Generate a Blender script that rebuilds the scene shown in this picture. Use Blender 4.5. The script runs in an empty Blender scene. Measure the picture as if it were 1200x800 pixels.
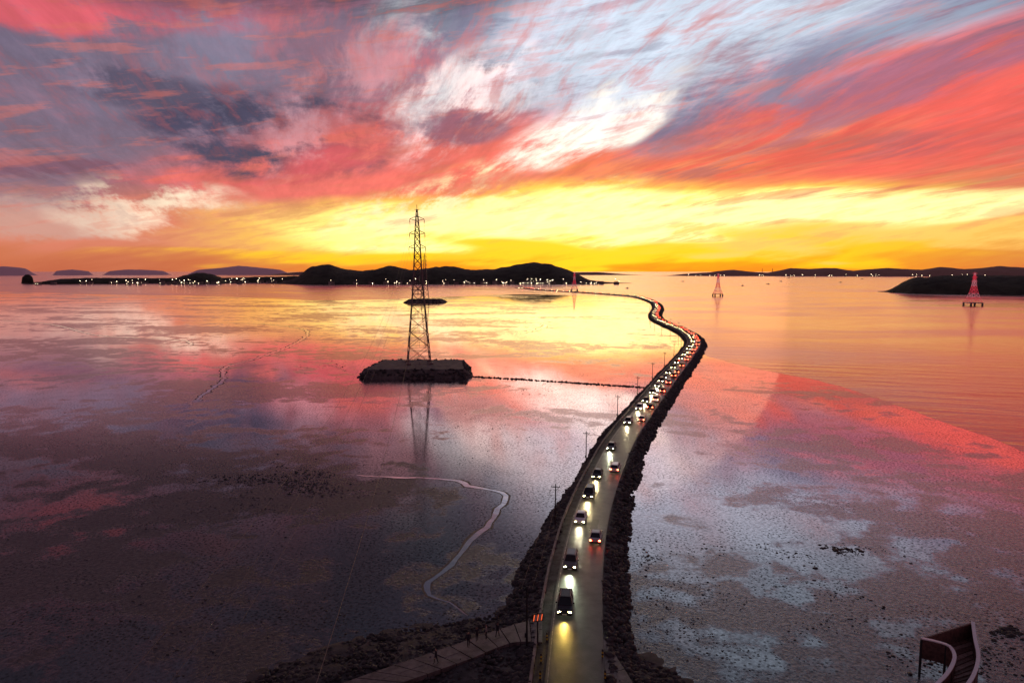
import bpy, bmesh, math, random
import numpy as np
from mathutils import Vector, Matrix
from mathutils import noise as mn
from mathutils.geometry import tessellate_polygon
random.seed(7); rng=np.random.default_rng(11)
sc=bpy.context.scene
sc.view_settings.view_transform='Standard'; sc.view_settings.look='None'; sc.view_settings.exposure=0
CH=42.0; PITCH=math.radians(5.85)
# ---------- camera (drone, 42 m above the mudflat) ----------
cd=bpy.data.cameras.new('camera'); cam=bpy.data.objects.new('camera',cd); sc.collection.objects.link(cam)
cd.lens=24; cd.sensor_width=36; cd.clip_start=1; cd.clip_end=150000
cam.location=(0,0,CH); cam.rotation_euler=(math.radians(90)-PITCH,0,0); sc.camera=cam

def ray(u,v):
    x=(u-600)/800; y=(400-v)/800
    return Vector((x, math.cos(PITCH)+y*math.sin(PITCH), -math.sin(PITCH)+y*math.cos(PITCH)))
def survey(u,v,z=0.0):
    """map position of a ground point measured on the photo (photogrammetry)"""
    d=ray(u,v); t=(z-CH)/d.z
    return Vector((d.x*t,d.y*t,z))
def azel(u,v):
    d=ray(u,v).normalized()
    return math.degrees(math.atan2(d.x,d.y)), math.degrees(math.asin(d.z))
def lin(c):
    return tuple(((x/255)/12.92 if x/255<=0.04045 else ((x/255+0.055)/1.055)**2.4) for x in c)

# ---------- node helpers ----------
class NT:
    def __init__(s,nt): s.nt=nt; s.N=nt.nodes; s.L=nt.links
    def put(s,sock,val):
        if val is None: return
        if isinstance(val,bpy.types.NodeSocket): s.L.new(val,sock)
        else: sock.default_value=val
    def math(s,op,a,b=None,c=None,clamp=False):
        n=s.N.new('ShaderNodeMath'); n.operation=op; n.use_clamp=clamp
        s.put(n.inputs[0],a); s.put(n.inputs[1],b)
        if c is not None: s.put(n.inputs[2],c)
        return n.outputs[0]
    def vmath(s,op,a,b=None,scale=None):
        n=s.N.new('ShaderNodeVectorMath'); n.operation=op
        s.put(n.inputs[0],a)
        if b is not None: s.put(n.inputs[1],b)
        if scale is not None: s.put(n.inputs['Scale'],scale)
        return n.outputs['Value'] if op in ('DOT_PRODUCT','LENGTH') else n.outputs[0]
    def comb(s,x,y,z=0.0):
        n=s.N.new('ShaderNodeCombineXYZ'); s.put(n.inputs[0],x); s.put(n.inputs[1],y); s.put(n.inputs[2],z); return n.outputs[0]
    def sep(s,v):
        n=s.N.new('ShaderNodeSeparateXYZ'); s.put(n.inputs[0],v); return n.outputs
    def noise(s,vec,scale,detail=4,rough=0.5,dist=0.0,color=False,dim='2D'):
        n=s.N.new('ShaderNodeTexNoise'); n.noise_dimensions=dim; s.put(n.inputs['Vector'],vec); n.inputs['Scale'].default_value=scale
        n.inputs['Detail'].default_value=detail; n.inputs['Roughness'].default_value=rough; n.inputs['Distortion'].default_value=dist
        return n.outputs['Color'] if color else n.outputs['Fac']
    def mapr(s,v,a,b,c=0.0,d=1.0,smooth=True):
        n=s.N.new('ShaderNodeMapRange'); n.interpolation_type='SMOOTHSTEP' if smooth else 'LINEAR'
        s.put(n.inputs[0],v); s.put(n.inputs[1],a); s.put(n.inputs[2],b); s.put(n.inputs[3],c); s.put(n.inputs[4],d)
        return n.outputs[0]
    def mix(s,f,a,b,blend='MIX'):
        n=s.N.new('ShaderNodeMix'); n.data_type='RGBA'; n.blend_type=blend; n.clamp_factor=True
        s.put(n.inputs[0],f)
        def col(c): return c if isinstance(c,bpy.types.NodeSocket) else (tuple(c)+(1,))[:4]
        s.put(n.inputs[6],col(a)); s.put(n.inputs[7],col(b)); return n.outputs[2]
    def ramp(s,f,pts):
        n=s.N.new('ShaderNodeValToRGB'); s.put(n.inputs[0],f); e=n.color_ramp.elements
        while len(e)<len(pts): e.new(0.5)
        for i,(p,c) in enumerate(pts): e[i].position=p; e[i].color=tuple(c)+(1,)
        return n.outputs[0]
    def rotscale(s,v,rot=0.0,scl=(1,1),off=(0,0)):
        """2-D rotate + scale, no trig at render time"""
        c,q=math.cos(rot),math.sin(rot)
        return s.comb(s.math('ADD',s.vmath('DOT_PRODUCT',v,(c*scl[0],-q*scl[0],0)),off[0]), s.math('ADD',s.vmath('DOT_PRODUCT',v,(q*scl[1],c*scl[1],0)),off[1]))
    def bump(s,h,strength,dist):
        n=s.N.new('ShaderNodeBump'); s.put(n.inputs['Strength'],strength); s.put(n.inputs['Distance'],dist); s.put(n.inputs['Height'],h); return n.outputs[0]

# ---------- world : dusk sky with cirrus ----------
w=bpy.data.worlds.new('World'); sc.world=w; w.use_nodes=True
try:
    w.cycles.sampling_method='MANUAL'; w.cycles.sample_map_resolution=256
except Exception as ex: print(ex)
w.node_tree.nodes.clear(); T=NT(w.node_tree)
tc=T.N.new('ShaderNodeTexCoord'); D=tc.outputs['Generated']
x,y,z=T.sep(D)
A=T.math('MULTIPLY',T.math('ARCTAN2',x,y),57.2958)
E=T.math('MULTIPLY',T.math('ARCSINE',z),57.2958)
Ec=T.math('MAXIMUM',E,-1.0)
zz=T.math('ADD',T.math('MAXIMUM',z,0.0),0.10)
P=T.comb(T.math('DIVIDE',x,zz),T.math('DIVIDE',y,zz))
P=T.rotscale(P,math.radians(-20))      # cirrus bands run towards azimuth -20 deg
W1=T.noise(P,0.45,2,0.5); W2=T.noise(T.vmath('ADD',P,(7,3,0)),0.45,2,0.5)
Pw=T.vmath('ADD',P,T.comb(T.math('MULTIPLY_ADD',W1,0.5,-0.25),T.math('MULTIPLY_ADD',W2,0.5,-0.25)))
S1=T.noise(T.rotscale(Pw,0,(2.0,0.55)),1.0,8,0.64)
S2=T.noise(T.rotscale(Pw,0.03,(3.4,0.75),(11,5)),1.0,8,0.66)
S3=T.noise(T.rotscale(Pw,0.05,(10.0,2.0),(-7,9)),1.0,5,0.66)
V=T.comb(A,E,1.0)
B1=T.noise(T.rotscale(V,0,(0.10,0.24)),1.0,8,0.62)
B2=T.noise(T.rotscale(V,math.radians(-10),(0.13,0.85),(4,8)),1.0,7,0.64)
Vw=T.vmath('ADD',V,T.comb(T.math('MULTIPLY_ADD',W1,8.0,-4.0),T.math('MULTIPLY_ADD',W2,5.0,-2.5)))
En=T.math('DIVIDE',T.math('ADD',Ec,T.math('MULTIPLY_ADD',B2,2.4,-1.2)),60.0)
def g(l): return [(e/60.0,lin(c)) for e,c in l]
centre=T.ramp(En,g([(0,(250,140,34)),(1.3,(255,182,24)),(2.6,(255,214,48)),(4.2,(254,202,82)),(6.2,(248,158,84)),(8.5,(242,114,86)),(12,(226,100,98)),(15.5,(172,112,130)),(21,(124,118,145)),(28,(78,88,112)),(60,(42,48,62))]))
side=T.ramp(En,g([(0,(196,104,74)),(1.3,(208,118,84)),(2.8,(206,124,98)),(4.5,(194,118,108)),(7,(170,108,114)),(10,(138,100,118)),(14,(116,100,120)),(18,(118,98,116)),(22,(70,74,90)),(30,(34,38,46)),(60,(24,28,34))]))
Adist=T.math('ABSOLUTE',T.math('SUBTRACT',A,9.0))
col=T.mix(T.mapr(Adist,12,40),centre,side)
col=T.mix(T.mapr(Adist,60,130),col,lin((56,60,76)))
lowf=T.mapr(E,18,24,1.0,0.08)           # pink streaks fade out high up, so foreground reflections stay neutral
lowf=T.math('MULTIPLY',lowf,T.mapr(A,-30,-4,.45,1.0))
up=T.mapr(E,5,11)
col=T.mix(T.math('MULTIPLY',T.mapr(S1,0.44,0.64),T.math('MULTIPLY',up,0.68)),col,lin((112,102,130)))
col=T.mix(T.math('MULTIPLY',T.math('MULTIPLY',T.mapr(S2,0.45,0.65),T.mapr(E,4,9,0,0.68)),lowf),col,lin((240,102,96)))
blobs=[
 # u,v,ru,rv,rot,color,strength,noise
 (150,140,340,120,0,(118,104,126),.85,3),
 (330,60,230,85,10,(128,122,146),.85,0),
 (120,-5,300,52,6,(206,86,100),.9,1),
 (60,30,120,24,0,(224,96,108),.8,1),
 (430,195,300,56,8,(240,106,98),.85,3),
 (300,262,360,34,0,(224,132,108),.85,3),
 (1010,165,390,66,11,(240,94,84),.87,3),
 (1150,215,260,40,5,(234,120,84),.8,2),
 (780,200,260,34,8,(248,136,90),.8,2),
 (960,60,340,62,13,(132,134,162),.9,1),
 (640,40,200,72,18,(138,142,164),.8,1),
 (830,105,210,30,16,(110,104,138),.92,0),
 (1090,100,260,24,13,(146,104,132),.75,2),
 (1090,55,220,16,12,(226,126,134),.65,2),
 (690,262,480,54,2,(264,228,84),.95,3),
 (640,298,500,18,0,(262,210,36),.88,3),
 (690,256,380,33,2,(288,280,190),.97,3),
 (600,240,170,24,10,(275,266,180),.85,1),
 (985,252,310,26,3,(280,268,190),.95,3),
 (1080,278,300,14,2,(262,210,108),.85,3),
 (480,232,120,30,20,(270,252,190),.9,0),
 (185,234,110,34,0,(262,244,212),.85,1),
 (60,240,120,30,0,(205,168,158),.6,1),
 (535,118,125,50,26,(268,256,252),.78,2),
 (690,140,160,36,22,(274,266,256),.9,0),
 (480,50,150,76,48,(218,224,228),.68,0),
 (640,70,120,34,28,(200,202,210),.6,0),
 (880,30,260,40,16,(190,204,216),.75,2),
 (1120,10,160,34,10,(166,182,204),.65,0),
 (390,110,150,40,45,(206,152,162),.6,2),
 (570,18,190,26,14,(104,108,136),.8,1),
 (760,62,170,18,16,(112,112,142),.75,2),
 (310,163,140,42,0,(70,66,94),1,1),
 (140,105,100,20,-5,(86,78,102),.9,1),
 (120,196,120,18,0,(126,82,104),.8,1),
 (600,86,90,34,0,(90,78,104),.9,1),
 (370,185,80,18,20,(228,90,98),.8,1),
 (900,186,240,12,5,(168,90,100),.7,2),
 (500,158,90,18,5,(122,88,116),.75,1),
 (560,215,90,12,5,(218,114,104),.6,2),
 (1020,225,260,10,4,(208,106,90),.6,2),
 (800,278,220,6,2,(240,160,74),.5,2),
 (300,8,160,32,10,(142,96,118),.8,1),
 # above the frame - mirrored by the wet flats
 (900,-75,400,140,20,(210,224,242),1,3),
 (1130,-185,260,80,12,(84,94,110),.8,0),
 (540,-70,240,80,15,(80,86,106),.9,3),
 (200,-70,360,80,5,(62,62,78),.95,3),
]
m3=T.math('MULTIPLY',S3,.2)
ns=[T.mapr(T.math('MULTIPLY_ADD',q,.8,m3),0.40,0.60,0.05,1.7,False) for q in (S1,B1,S2)]+[T.mapr(B2,.36,.62,.6,1.45,False)]
for (u,v,ru,rv,rot,c,st,k) in blobs:
    a,e=azel(u,v); kk=0.0745; r=math.radians(rot); cs,sn=math.cos(r),math.sin(r); sx,sy=ru*kk,rv*kk
    du=T.vmath('DOT_PRODUCT',Vw,(cs/sx,sn/sx,-(a*cs+e*sn)/sx)); dv=T.vmath('DOT_PRODUCT',Vw,(-sn/sy,cs/sy,(a*sn-e*cs)/sy))
    r2=T.math('MULTIPLY_ADD',dv,dv,T.math('MULTIPLY',du,du))
    gg=T.math('SUBTRACT',1.0,r2)
    f=T.mapr(T.math('MULTIPLY',gg,ns[k]),0.03,0.95,0,st)
    cc=tuple((lin((q,))[0] if q<=255 else (q/255)**4.5) for q in c)
    col=T.mix(f,col,cc)
col=T.mix(T.math('MULTIPLY',T.math('MULTIPLY',T.mapr(S3,0.50,0.70),T.mapr(E,6,12,0,.38)),lowf),col,lin((236,114,112)))
col=T.mix(T.math('MULTIPLY',T.mapr(B2,0.52,0.68),T.mapr(E,0.6,4,0,.40)),col,lin((218,112,96)))
br=T.math('MULTIPLY',T.mapr(S3,0.3,0.7,1.12,0.88,False),T.mapr(S2,0.3,0.7,0.86,1.14,False))
br=T.mapr(T.mapr(E,2,7),0,1,1.0,br,False)
col=T.mix(1.0,col,T.comb(br,br,br),'MULTIPLY')
bg=T.N.new('ShaderNodeBackground'); T.L.new(col,bg.inputs[0]); bg.inputs[1].default_value=1.0
sk=T.N.new('ShaderNodeTexSky'); sk.sky_type='NISHITA'; sk.sun_disc=False
sk.sun_elevation=math.radians(2.0); sk.sun_rotation=math.radians(7)
bg2=T.N.new('ShaderNodeBackground'); T.L.new(sk.outputs[0],bg2.inputs[0]); bg2.inputs[1].default_value=0.008
ad=T.N.new('ShaderNodeAddShader'); T.L.new(bg.outputs[0],ad.inputs[0]); T.L.new(bg2.outputs[0],ad.inputs[1])
wo=T.N.new('ShaderNodeOutputWorld'); T.L.new(ad.outputs[0],wo.inputs[0])
sl=bpy.data.lights.new('sun','SUN'); so=bpy.data.objects.new('sun',sl); sc.collection.objects.link(so)
sl.energy=0.06; sl.angle=math.radians(30); sl.color=(1,.6,.35)
sd=Vector((math.sin(math.radians(7)),math.cos(math.radians(7)),math.tan(math.radians(4)))).normalized()
so.rotation_euler=sd.to_track_quat('Z','Y').to_euler()

# ---------- materials ----------
def mat(name,color,rough=0.6,metal=0,emit=None,es=0,var=0.0,vscale=1.0,bumpd=0,bscale=4.0,ior=1.45):
    m=bpy.data.materials.new(name); m.use_nodes=True; n=NT(m.node_tree); b=n.N['Principled BSDF']
    b.inputs['Roughness'].default_value=rough; b.inputs['Metallic'].default_value=metal; b.inputs['IOR'].default_value=ior
    c=tuple(color)
    geo=n.N.new('ShaderNodeNewGeometry'); pos=geo.outputs['Position']
    if var:
        nz_=n.noise(pos,vscale,3,.6,dim='3D')
        lo=tuple(q*(1-var) for q in c); hi=tuple(min(1,q*(1+var)) for q in c)
        n.L.new(n.mix(n.mapr(nz_,.3,.7),lo,hi),b.inputs['Base Color'])
    else: b.inputs['Base Color'].default_value=c+(1,)
    if bumpd: n.L.new(n.bump(n.noise(pos,bscale,4,.65,dim='3D'),1.0,bumpd),b.inputs['Normal'])
    if emit: b.inputs['Emission Color'].default_value=tuple(emit)+(1,); b.inputs['Emission Strength'].default_value=es
    return m
def wet(name,dark,light,kind):
    m=bpy.data.materials.new(name); m.use_nodes=True; n=NT(m.node_tree); n.N.clear()
    geo=n.N.new('ShaderNodeNewGeometry'); pos=geo.outputs['Position']
    px,py,pz=n.sep(pos)
    fade=n.math('DIVIDE',80.0,n.math('MAXIMUM',n.math('ABSOLUTE',py),80.0))  # bump strength drops with distance from the camera
    # foreground darkening put into gloss and roughness by nearness to camera, more at left
    rightm=n.mapr(px,-30,40)
    camdist=n.math('ADD',py,n.mapr(rightm,0,1,-44,30))
    nearm=n.mapr(camdist,190,60)
    gain=1.3; tint=(.95,.95,.97)
    if kind=='mud':
        big=n.noise(n.rotscale(pos,0.2,(.011,.019)),1,4,.6,.3)
        mid=n.noise(pos,.12,5,.62)
        fine=n.noise(n.rotscale(pos,.7),1.8,4,.72)
        wetm=n.mapr(n.math('ADD',n.math('ADD',n.math('MULTIPLY',big,.6),n.math('MULTIPLY',mid,.4)),n.math('MULTIPLY',rightm,.045)),.43,.54)
        dcol=n.mix(mid,dark,light)
        vo=n.N.new('ShaderNodeTexVoronoi'); vo.voronoi_dimensions='2D'; n.L.new(pos,vo.inputs['Vector']); vo.inputs['Scale'].default_value=1.3
        spk=n.math('MULTIPLY',n.mapr(vo.outputs['Distance'],.26,.14),n.mapr(mid,.46,.56))
        rip=n.noise(n.rotscale(pos,.35,(.5,2.2)),1,2,.5)
        h=n.math('ADD',n.math('MULTIPLY',fine,.10),n.math('MULTIPLY',mid,.14))
        h=n.math('ADD',h,n.math('MULTIPLY',rip,n.mapr(big,.42,.58,.0,.06)))
        strg=n.math('MULTIPLY',n.math('POWER',fade,1.7),n.mapr(wetm,0,1,1.0,.10))
        strg=n.math('MULTIPLY',strg,n.mapr(rightm,0,1,1.0,.6))
        nor=n.bump(h,strg,1.0)
        rough=n.math('ADD',n.mapr(wetm,0,1,.15,.045),n.math('MULTIPLY',nearm,n.mapr(wetm,0,1,.14,.06)))
        spec=n.mapr(wetm,0,1,.66,1.12)
        spec=n.math('MULTIPLY',spec,n.mapr(spk,0,1,1,.3))
        spec=n.math('MULTIPLY',spec,n.mapr(fine,.35,.65,.64,1.18,False))
        spec=n.math('MULTIPLY',spec,n.mapr(nearm,0,1,1.08,n.mapr(rightm,0,1,.36,.62)))  # reflection weakened near the camera, most at left, to darken the foreground
        tint=n.mix(nearm,(.98,.84,.88),(.88,.96,1.0))  # gloss tinted pink far out, bluish near, to colour the sky reflection
    elif kind=='sea':
        big=n.noise(n.rotscale(pos,0,(.006,.016)),1,4,.6,.4)
        wv1=n.noise(n.rotscale(pos,.5,(.25,.9)),1,3,.6)
        wv2=n.noise(n.rotscale(pos,.3,(.03,.16)),1,3,.6)
        h=n.math('ADD',n.math('MULTIPLY',wv1,.10),n.math('MULTIPLY',wv2,.45))
        nor=n.bump(h,n.math('MULTIPLY',n.math('POWER',fade,.8),.75),1.0)
        dcol=n.mix(big,dark,light)
        rough=n.mapr(big,.3,.7,.14,.24); spec=n.mapr(big,.3,.7,.84,.96); gain=1.15
        tint=(.97,.72,.68)  # pink of the reflected sky put into the gloss colour
    else:
        mid=n.noise(pos,.5,3,.6); nor=n.bump(mid,.05,.3); dcol=n.mix(mid,dark,light); rough=.06; spec=n.math('ADD',n.mapr(nearm,0,1,1,.9),n.math('MULTIPLY_ADD',mid,.5,-.25)); gain=1.5
    fr=n.N.new('ShaderNodeFresnel'); fr.inputs[0].default_value=1.5; n.L.new(nor,fr.inputs['Normal'])
    F=n.math('MULTIPLY',n.math('POWER',fr.outputs[0],.55),gain)
    F=n.math('MULTIPLY',F,spec,clamp=True)
    di=n.N.new('ShaderNodeBsdfDiffuse'); n.put(di.inputs[0],dcol); n.L.new(nor,di.inputs['Normal'])
    gl=n.N.new('ShaderNodeBsdfAnisotropic'); n.put(gl.inputs['Color'],tint if isinstance(tint,bpy.types.NodeSocket) else tuple(tint)+(1,)); n.put(gl.inputs['Roughness'],rough); n.L.new(nor,gl.inputs['Normal'])
    mx=n.N.new('ShaderNodeMixShader'); n.L.new(F,mx.inputs[0]); n.L.new(di.outputs[0],mx.inputs[1]); n.L.new(gl.outputs[0],mx.inputs[2])
    o=n.N.new('ShaderNodeOutputMaterial'); n.L.new(mx.outputs[0],o.inputs[0])
    return m
M_mud=wet('wet_mud',(.022,.028,.032),(.058,.066,.070),'mud')
M_sea=wet('sea_water',(.05,.035,.035),(.09,.055,.05),'sea')
M_creek=wet('creek_water',(.13,.13,.135),(.20,.19,.19),'creek')
M_bank=mat('creek_bank_mud',(.03,.028,.028),.5,var=.4,bumpd=.05)
M_road=mat('wet_asphalt',(.045,.043,.044),.46,var=.5,vscale=.35,bumpd=.02,bscale=6)
M_patch=mat('asphalt_patch',(.028,.027,.029),.5,var=.3,bumpd=.01,bscale=8)
M_paint=mat('worn_road_paint',(.20,.19,.18),.5,var=.6,vscale=2)
M_conc=mat('concrete',(.17,.145,.14),.6,var=.4,vscale=.7,bumpd=.02)
M_rock=mat('dark_rock',(.034,.035,.037),.7,var=.6,vscale=.9,bumpd=.05,bscale=5)
M_rock2=mat('islet_stone',(.09,.08,.075),.7,var=.5,vscale=.5,bumpd=.1,bscale=2)
M_steel=mat('galvanised_steel',(.20,.15,.15),.5,.3,var=.2)
M_redsteel=mat('red_paint_floodlight_glow',(.55,.06,.07),.5,0,var=.2,emit=(1,.07,.12),es=.35)  # red paint; floodlight on it put in as emission
M_whitesteel=mat('white_paint_floodlight_glow',(.6,.35,.38),.5,0,var=.2,emit=(1,.3,.36),es=.28)  # white paint; pink floodlight put into base colour and emission
M_dark=mat('dark_metal',(.04,.04,.045),.5,.5)
M_cable=mat('cable',(.12,.10,.10),.5,.3)
M_hill=mat('wooded_hill',(.030,.036,.022),.9,var=.5,vscale=.03,bumpd=4,bscale=.05)
M_hillfar=mat('hazy_hill',(.26,.19,.24),.95,var=.1,vscale=.002,emit=(.13,.055,.075),es=.55)  # aerial haze put in as paler colour and faint emission
M_hillmid=mat('hazy_wooded_hill',(.10,.07,.075),.95,var=.2,vscale=.01,emit=(.10,.035,.03),es=.25)  # thinner haze, also carried by base colour and emission
M_glass=mat('car_glass',(.01,.012,.014),.06)
M_tyre=mat('tyre_rubber',(.02,.02,.02),.8)
M_rim=mat('alloy_rim',(.4,.4,.42),.3,.8)
M_head=mat('headlamp_lens',(.8,.8,.8),.2,emit=(1,.74,.36),es=110)
M_tail=mat('tail_lamp_lens',(.4,.02,.02),.3,emit=(1,.07,.03),es=55)
M_town=mat('town_lamp',(.8,.8,.7),.5,emit=(1,.78,.5),es=12)
M_wallw=mat('house_wall',(.22,.20,.19),.8,var=.3,vscale=.05)
M_roof=mat('house_roof',(.08,.06,.06),.8,var=.3,vscale=.05)
M_wood=mat('timber_cladding',(.11,.06,.05),.6,var=.4,vscale=3)
M_wood2=mat('timber_nosing',(.22,.15,.13),.6,var=.3,vscale=3)
M_white=mat('white_handrail',(.8,.8,.8),.3,.1)
M_led=mat('red_led_panel',(.3,.02,.02),.5,emit=(1,.15,.05),es=.9)
M_yel=mat('yellow_paint',(.55,.38,.04),.5)
M_skin=mat('skin',(.45,.28,.2),.6); M_hair=mat('hair',(.02,.015,.012),.6)
M_jkt=mat('jacket',(.02,.02,.03),.8,var=.2); M_jkt2=mat('pale_jacket',(.3,.28,.27),.8,var=.2); M_trs=mat('trousers',(.015,.015,.02),.85); M_shoe=mat('shoes',(.03,.03,.03),.6)
paints=[mat('car_paint_'+n,c,.22,.3) for n,c in [('black',(.015,.015,.018)),('white',(.7,.7,.7)),('silver',(.35,.36,.38)),('grey',(.12,.125,.13)),('red',(.35,.03,.03)),('blue',(.03,.06,.16))]]

def obj(name,me,mats,parent=None,loc=None):
    o=bpy.data.objects.new(name,me); sc.collection.objects.link(o)
    if mats is not None:
        for m in (mats if isinstance(mats,(list,tuple)) else [mats]): me.materials.append(m)
    if parent: o.parent=parent
    if loc is not None: o.location=loc
    return o
def mesh(name,V,F,smooth=False,mi=None):
    me=bpy.data.meshes.new(name); me.from_pydata([tuple(v) for v in V],[],[tuple(int(i) for i in f) for f in F]); me.update()
    if smooth: me.polygons.foreach_set('use_smooth',[True]*len(me.polygons))
    if mi is not None: me.polygons.foreach_set('material_index',mi)
    return me
def empty(name,loc,rotz=0):
    o=bpy.data.objects.new(name,None); o.empty_display_size=.5; sc.collection.objects.link(o); o.location=loc; o.rotation_euler=(0,0,rotz); return o
class MB:
    def __init__(s): s.V=[]; s.F=[]; s.M=[]
    def add(s,V,F,m=0):
        b=len(s.V); s.V+= [tuple(v) for v in V]; s.F+=[tuple(b+i for i in f) for f in F]; s.M+=[m]*len(F)
    def bar(s,p,q,r,m=0,r2=None,n=4):
        p=Vector(p); q=Vector(q); d=(q-p)
        if d.length<1e-6: return
        d.normalize(); a=d.orthogonal().normalized(); b=d.cross(a); r2=r if r2 is None else r2
        V=[]
        for c,rr in ((p,r),(q,r2)):
            for i in range(n):
                t=2*math.pi*(i+.5)/n; V.append(c+a*math.cos(t)*rr+b*math.sin(t)*rr)
        F=[(i,(i+1)%n,n+(i+1)%n,n+i) for i in range(n)]+[tuple(range(n))[::-1],tuple(range(n,2*n))]
        s.add(V,F,m)
    def box(s,c,h,m=0,taper=1.0,rz=0):
        V=[]
        for zz,t in ((-1,1),(1,taper)):
            for a,b in ((-1,-1),(1,-1),(1,1),(-1,1)):
                X=a*h[0]*t; Y=b*h[1]*t
                V.append((c[0]+X*math.cos(rz)-Y*math.sin(rz),c[1]+X*math.sin(rz)+Y*math.cos(rz),c[2]+zz*h[2]))
        s.add(V,[(3,2,1,0),(4,5,6,7),(0,1,5,4),(1,2,6,5),(2,3,7,6),(3,0,4,7)],m)
    def mesh(s,name,smooth=False): return mesh(name,s.V,s.F,smooth,s.M)

bm=bmesh.new(); bmesh.ops.create_icosphere(bm,subdivisions=1,radius=1); ICV=np.array([v.co[:] for v in bm.verts]); ICF=np.array([[v.index for v in f.verts] for f in bm.faces]); bm.free()
def rocks(name,pts,sizes,m,flat=.6):
    n=len(pts); pts=np.asarray(pts,float); sizes=np.asarray(sizes,float)
    V=ICV[None]*(1+rng.uniform(-.3,.3,(n,12,1)))*np.stack([rng.uniform(.7,1.3,n),rng.uniform(.7,1.3,n),rng.uniform(.45,.9,n)*flat/.6],1)[:,None,:]
    a=rng.uniform(0,6.28,n); ca,sa=np.cos(a)[:,None],np.sin(a)[:,None]
    X=V[:,:,0]*ca-V[:,:,1]*sa; Y=V[:,:,0]*sa+V[:,:,1]*ca
    V=np.stack([X,Y,V[:,:,2]],2)*sizes[:,None,None]+pts[:,None,:]
    F=ICF[None]+(np.arange(n)*12)[:,None,None]
    me=bpy.data.meshes.new(name); V=V.reshape(-1,3); F=F.reshape(-1,3)
    me.vertices.add(len(V)); me.vertices.foreach_set('co',V.ravel())
    me.loops.add(len(F)*3); me.loops.foreach_set('vertex_index',F.ravel().astype(np.int32))
    me.polygons.add(len(F)); me.polygons.foreach_set('loop_start',np.arange(0,len(F)*3,3,dtype=np.int32))
    me.update(calc_edges=True); me.validate()
    return obj(name,me,m)
def inpoly(px,py,poly):
    ins=np.zeros(px.shape,bool); d=np.full(px.shape,1e9); n=len(poly)
    for i in range(n):
        x1,y1=poly[i]; x2,y2=poly[(i+1)%n]
        c=((y1>py)!=(y2>py)); 
        with np.errstate(divide='ignore',invalid='ignore'): ins^=c&(px<(x2-x1)*(py-y1)/((y2-y1) if y2!=y1 else 1e-9)+x1)
        L=(x2-x1)**2+(y2-y1)**2+1e-9; t=np.clip(((px-x1)*(x2-x1)+(py-y1)*(y2-y1))/L,0,1)
        d=np.minimum(d,np.hypot(px-x1-t*(x2-x1),py-y1-t*(y2-y1)))
    return ins,d
def nz(x,y,s): return mn.noise(Vector((x*s,y*s,3.3)))
def mound(name,poly,h,slope,res,m,amp=.1,ns_=.3,rag=2.5):
    P=np.array([(p[0],p[1]) for p in poly]); lo=P.min(0)-res*2; hi=P.max(0)+res*2
    nx=int((hi[0]-lo[0])/res)+2; ny=int((hi[1]-lo[1])/res)+2
    gx,gy=np.meshgrid(lo[0]+np.arange(nx)*res,lo[1]+np.arange(ny)*res)
    ins,d=inpoly(gx,gy,P)
    sdv=np.where(ins,d,-d)
    nn=np.array([[nz(gx[j,i],gy[j,i],ns_)+.5*nz(gx[j,i],gy[j,i],ns_*3) for i in range(nx)] for j in range(ny)])
    Z=np.minimum(h,(sdv+nn*res*rag)*slope)+nn*amp
    Z=np.maximum(Z,-.6)
    V=np.stack([gx,gy,Z],2).reshape(-1,3); keep=(Z>-.5)
    F=[]
    for j in range(ny-1):
        for i in range(nx-1):
            if keep[j:j+2,i:i+2].any(): a=j*nx+i; F.append((a,a+1,a+nx+1,a+nx))
    return obj(name,mesh(name,V,F,True),m),P
def scatter(P,n,h,slope,zoff=0):
    lo=P.min(0); hi=P.max(0); px=rng.uniform(lo[0],hi[0],n); py=rng.uniform(lo[1],hi[1],n)
    ins,d=inpoly(px,py,P); px,py,d=px[ins],py[ins],d[ins]
    return np.stack([px,py,np.minimum(h,d*slope)+zoff],1),d

# ---------- ground and sea ----------
R=90000
ys=[-400,0,60,120,250,500,1000,3000,10000,R]; xs=[-R,-5000,-500,0,500,5000,R]
V=[(a,b,0) for b in ys for a in xs]; F=[(j*len(xs)+i,j*len(xs)+i+1,(j+1)*len(xs)+i+1,(j+1)*len(xs)+i) for j in range(len(ys)-1) for i in range(len(xs)-1)]
obj('mudflat_ground',mesh('mudflat_ground',V,F),M_mud)
def smoothline(pts,step):
    pts=[Vector(p) for p in pts]; out=[]
    P=[pts[0]*2-pts[1]]+pts+[pts[-1]*2-pts[-2]]
    for i in range(1,len(P)-2):
        p0,p1,p2,p3=P[i-1:i+3]; n=max(2,int((p2-p1).length/step))
        for k in range(n):
            t=k/n; out.append(.5*((2*p1)+(p2-p0)*t+(2*p0-5*p1+4*p2-p3)*t*t+(3*p1-p0-3*p2+p3)*t**3))
    out.append(pts[-1]); return out
edge=[survey(u,v) for u,v in [(1320,572),(1200,530),(1150,508),(1090,487),(1030,466),(960,447),(900,434),(850,423),(825,414),(820,404)]]
edge=smoothline(edge,2.5)
edge=[Vector((p.x+2.5*nz(p.x,p.y,.05)+.7*nz(p.x,p.y,.3),p.y+3.5*nz(p.x,p.y,.07)+.7*nz(p.y,p.x,.3),0)) for p in edge]
far=[survey(u,v) for u,v in [(812,390),(790,380),(776,372),(778,362),(768,352),(740,349),(680,346),(600,345),(500,349),(380,352),(250,347),(120,345),(0,342),(-150,342)]]
edge+=smoothline(far,25)
bd=[Vector((p.x,p.y,.012)) for p in edge]
bd+=[Vector((-R,bd[-1].y,.012)),Vector((-R,R,.012)),Vector((R,R,.012)),Vector((R,bd[0].y,.012))]
tris=tessellate_polygon([bd]); fx=[]
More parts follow.
